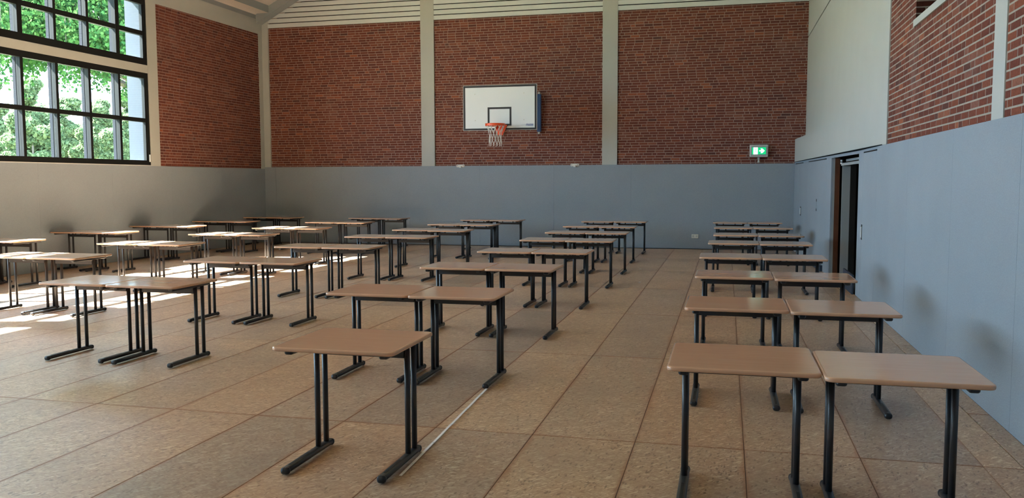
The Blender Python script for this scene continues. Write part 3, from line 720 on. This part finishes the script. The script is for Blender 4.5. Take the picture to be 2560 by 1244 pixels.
# ------------------------------------------------------------------ wall hooks above the back panels
for q, (a, b) in enumerate(((-7.105, -6.88), (-3.975, -3.75))):
    r = empty('wall_hook', ((a+b)/2, YB, 2.14)); w2 = (b-a)/2
    tag(r, ('white hook plate on the back panel edge, left below the backboard', 'white hook plate on the back panel edge, right below the backboard')[q], 'hook', 'hook plates on the back panel edge')
    bevbox('plate', (-w2, -.055, -.028), (w2, -.031, .042), M['white_plastic'], r, .012)
    for s in (-1, 1): MB().tube((s*w2*.72, -.060, .008), (s*w2*.72, -.055, .008), .010, 8).obj('screw', M['groove'], r, True)
    MB().box((-.03, -.085, -.045), (.03, -.055, -.005)).box((-.03, -.10, -.045), (.03, -.085, .01)).obj('hook', M['white_plastic'], r)

# ------------------------------------------------------------------ wall socket
r = empty('wall_socket', (-.765, YB-.03, .32)); tag(r, 'pale wall socket low on the grey back panel', 'socket')
bevbox('socket_plate', (-.085, -.014, -.05), (.085, 0, .05), M['white_plastic'], r, .006)
for s in (-1, 1): MB().tube((s*.042, -.016, 0), (s*.042, -.013, 0), .026, 14).obj('socket_face', M['grey_plastic'], r, True)

# ------------------------------------------------------------------ exit sign
ex = empty('exit_sign', (.757, YB, 2.46)); tag(ex, 'lit green exit sign with door pictogram and right arrow on a short stem', 'exit sign')
bevbox('housing', (-.222, -.11, -.155), (.222, -.008, .155), M['grey_plastic'], ex, .03, 3)
box('recess', (-.178, -.1125, -.112), (.178, -.109, .112), M['leaf_grey'], ex)
sg = box('sign_face', (-.168, -.116, -.088), (.168, -.112, .085), M['sign_green'], ex)
pic = box('door_symbol', (-.130, -.119, -.084), (-.028, -.1165, .082), M['sign_white'], ex)
pm = MB()
pm.tube((-.074, -.1205, .052), (-.074, -.119, .052), .009, 10)
for a, b, h in (((-.074, .040), (-.082, .0), .006), ((-.078, .034), (-.098, .018), .004), ((-.076, .034), (-.056, .016), .004), ((-.082, .0), (-.098, -.035), .005), ((-.082, .0), (-.062, -.022), .005), ((-.062, -.022), (-.066, -.052), .005)):
    d = Vector((b[0]-a[0], b[1]-a[1])); nrm = Vector((-d.y, d.x)).normalized()*h
    pm.prism([(a[0]+nrm.x, a[1]+nrm.y), (a[0]-nrm.x, a[1]-nrm.y), (b[0]-nrm.x, b[1]-nrm.y), (b[0]+nrm.x, b[1]+nrm.y)], 'y', -.1205, -.119)
pm.obj('running_figure', M['sign_green'], ex)
MB().prism([(.008, -.014), (.060, -.014), (.040, -.055), (.080, -.055), (.138, 0), (.080, .055), (.040, .055), (.060, .014), (.008, .014)], 'y', -.119, -.1165).obj('arrow', M['sign_white'], ex)
stm = MB().tube((0, -.05, -.295), (0, -.05, -.155), .020, 12)
stm.tube((0, -.05, -.215), (0, -.05, -.17), .020, 12, .034).tube((0, -.05, -.285), (0, -.05, -.262), .036, 12, .028)
stm.obj('stem', M['grey_plastic'], ex, True)

# ------------------------------------------------------------------ outdoors
gr = struct(MB().box((-160, -60, -.6), (XL-.3, 190, -.35)).obj('ground', M['grass']))
def leaves(n, fn, size, droop=.5, seed=1, mat='leaf', parent=None, name='foliage', sh=None):
    r = random.Random(seed); v = []; f = []
    sh = sh or [(0, -.5), (.22, -.38), (.5, -.30), (.36, -.05), (.55, .2), (.25, .22), (0, .6), (-.25, .22), (-.55, .2), (-.36, -.05), (-.5, -.30), (-.22, -.38)]
    for _ in range(n):
        c = fn(r); s = size*r.uniform(.6, 1.25)
        ax = Vector((r.gauss(0, 1), r.gauss(0, 1), r.gauss(0, 1)*droop)).normalized(); b_ = ax.orthogonal().normalized()
        b_ = Matrix.Rotation(r.uniform(0, 6.28), 3, ax) @ b_; c_ = ax.cross(b_); k = len(v)
        v += [tuple(c + b_*(p*s) + c_*(q*s)) for p, q in sh]; f.append(tuple(range(k, k+len(sh))))
    me = bpy.data.meshes.new(name); me.from_pydata(v, [], f)
    o = link(name, me, M[mat], parent); o['kind'] = 'stuff'; return o
def branchmesh(mb, p, d, ln, r, depth, rr, tips):
    q = p + d*ln; mb.tube(p, q, r, 6, r*.65, False); tips.append(q)
    if depth:
        for _ in range(3):
            dd = (d + Vector((rr.uniform(-.8, .8), rr.uniform(-.8, .8), rr.uniform(-.25, .5)))).normalized()
            branchmesh(mb, q, dd, ln*rr.uniform(.6, .8), r*.6, depth-1, rr, tips)
# maple whose branches hang in front of the windows
tr = empty('maple_tree', (-30.5, 43.0, -.35)); tag(tr, 'leafy green maple whose branches hang down outside the big windows', 'tree')
rr = random.Random(5); tips = []; mb = MB(); mb.tube((0, 0, 0), (.1, -1.2, 6.6), .33, 10, .24)
for a in range(9):
    an = a*.7+.2; branchmesh(mb, Vector((.1, -1.2, 6.0+a*.12)), Vector((math.cos(an)*.55, -1.0+.35*math.sin(an), .38)).normalized(), 4.0, .13, 3, rr, tips)
mb.obj('trunk', M['bark'], tr)
tips = [t_ for t_ in tips if 8.2 < t_.z < 13.8 and abs(t_.x) < 6]
clus = [t_ + Vector((rr.gauss(0, .5), rr.gauss(0, .5), rr.gauss(-.3, .4))) for t_ in tips for _ in range(2)]
def crown(r):
    if r.random() < .55:
        c = r.choice(clus); return c + Vector((r.gauss(0, .45), r.gauss(0, .45), r.gauss(0, .35)))
    while True:
        p = Vector((r.uniform(-1, 1), r.uniform(-1, 1), r.uniform(-1, 1)))
        if .35 < p.length < 1: return Vector((p.x*5.5, -9+p.y*10.5, 11.2+p.z*3.4))
leaves(46000, crown, .165, .6, 3, 'leaf', tr)
# twigs that hang down below the crown
sp = []
for k in range(60):
    y = rr.uniform(-19, -2); x = rr.uniform(-2.0, 3.5); top = Vector((x, y, 8.6)); ln = rr.uniform(.3, 2.9) * (1.0 if y < -9 else .8)
    sp.append((top, ln))
def hang(r):
    t_, ln = r.choice(sp); q = r.random(); return t_ + Vector((r.gauss(0, .22)*(1.2-q*.6), r.gauss(0, .30)*(1.2-q*.6), -q*ln))
leaves(9500, hang, .145, .6, 9, 'leaf', tr, 'hanging_leaves')
tw = MB()
for t_, ln in sp: tw.tube(t_ + Vector((0, 0, .8)), t_ - Vector((0, 0, ln*.85)), .022, 5, .008)
tw.obj('twigs', M['bark'], tr)['kind'] = 'stuff'
# pale trees far behind
FT = []
for q, (rt, ds, h, wd_) in enumerate(((1.0, 140, 17.5, 1.4), (.94, 141, 18.5, 1.45), (.88, 139, 15.5, 1.4), (.83, 141, 16.0, 1.4), (.78, 140, 17.0, 1.4), (.73, 141, 17.5, 1.4),
        (.97, 118, 11.0, 1.2), (.91, 117, 10.0, 1.2), (.855, 118, 10.4, 1.2), (.805, 117, 10.0, 1.2), (.755, 118, 10.6, 1.2))):
    yy = ds/math.sqrt(1+rt*rt); FT.append((-rt*yy, yy, h, wd_))
POS = ['at the left edge of the view, taller rear row', 'behind the first full lower pane, taller rear row', 'behind the second lower pane, taller rear row', 'behind the third lower pane, taller rear row', 'behind the fourth lower pane, taller rear row', 'beside the outdoor jamb, taller rear row',
       'at the left edge, shorter front row', 'behind the first full lower pane, shorter front row', 'behind the second lower pane, shorter front row', 'behind the third lower pane, shorter front row', 'behind the last lower pane, shorter front row']
for k, (x, y, h, wdt) in enumerate(FT):
    lb = POS[k]
    t_ = empty('background_tree', (x, y, -.35))
    tag(t_, 'pale sunlit tree outside, ' + lb, 'tree', 'pale trees far outside the windows')
    MB().tube((0, 0, 0), (0, 0, h*.6), .2, 8, .1).obj('trunk', M['bark'], t_)
    blobs = [(rr.uniform(-.6, .6)*wdt, rr.uniform(-.6, .6)*wdt, rr.uniform(.05, .88)*h, rr.uniform(.55, .85)*wdt) for _ in range(26)]
    def cr(r, blobs=blobs, h=h):
        bx, by, bz, b_r = r.choice(blobs); p = Vector((r.gauss(0, 1), r.gauss(0, 1), r.gauss(0, 1))).normalized()*b_r*r.uniform(.75, 1.05)
        return Vector((bx+p.x, by+p.y, max(.2, bz+p.z*.75)))
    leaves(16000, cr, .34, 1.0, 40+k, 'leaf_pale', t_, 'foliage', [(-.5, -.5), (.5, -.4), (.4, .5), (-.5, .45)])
wdl = empty('woodland_edge', (-95, 118, -.35)); tag(wdl, 'long pale bank of shrubs closing the view behind the far trees', 'hedge')
def bank(r):
    q = r.uniform(-1, 1); hh = 11.5 + 1.8*math.sin(q*9) + 1.2*math.sin(q*23+1)
    return Vector((q*15 + r.gauss(0, 1.1), q*16 + r.gauss(0, 1.1), hh*r.random()**.8))
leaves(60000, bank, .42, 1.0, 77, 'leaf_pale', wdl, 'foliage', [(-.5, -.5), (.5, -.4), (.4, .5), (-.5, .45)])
fe = empty('rail_fence', (-34, 33, -.35)); tag(fe, 'low pale rail fence outside across the foot of the far trees', 'fence')
for k in range(16): box('post', (-.05, -24+k*3-.05, 0), (.05, -24+k*3+.05, 1.75), M['outer_wall'], fe)
for z in (1.35, 1.65): box('rail', (-.03, -24, z-.04), (.03, 21, z+.04), M['outer_wall'], fe)

# light portals in the window openings (sampling guides for the sky, they emit nothing)
for i, (a, b) in enumerate(wbays):
    pl = bpy.data.lights.new('sky_portal', 'AREA'); pl.shape = 'RECTANGLE'; pl.size = b-a; pl.size_y = 3.75; pl.cycles.is_portal = True
    po = bpy.data.objects.new('sky_portal', pl); C.objects.link(po); po.location = (XL-.42, (a+b)/2, 3.98)
    po.rotation_euler = (0, -math.pi/2, 0)
    po.rotation_euler = Vector((1, 0, 0)).to_track_quat('-Z', 'Y').to_euler()
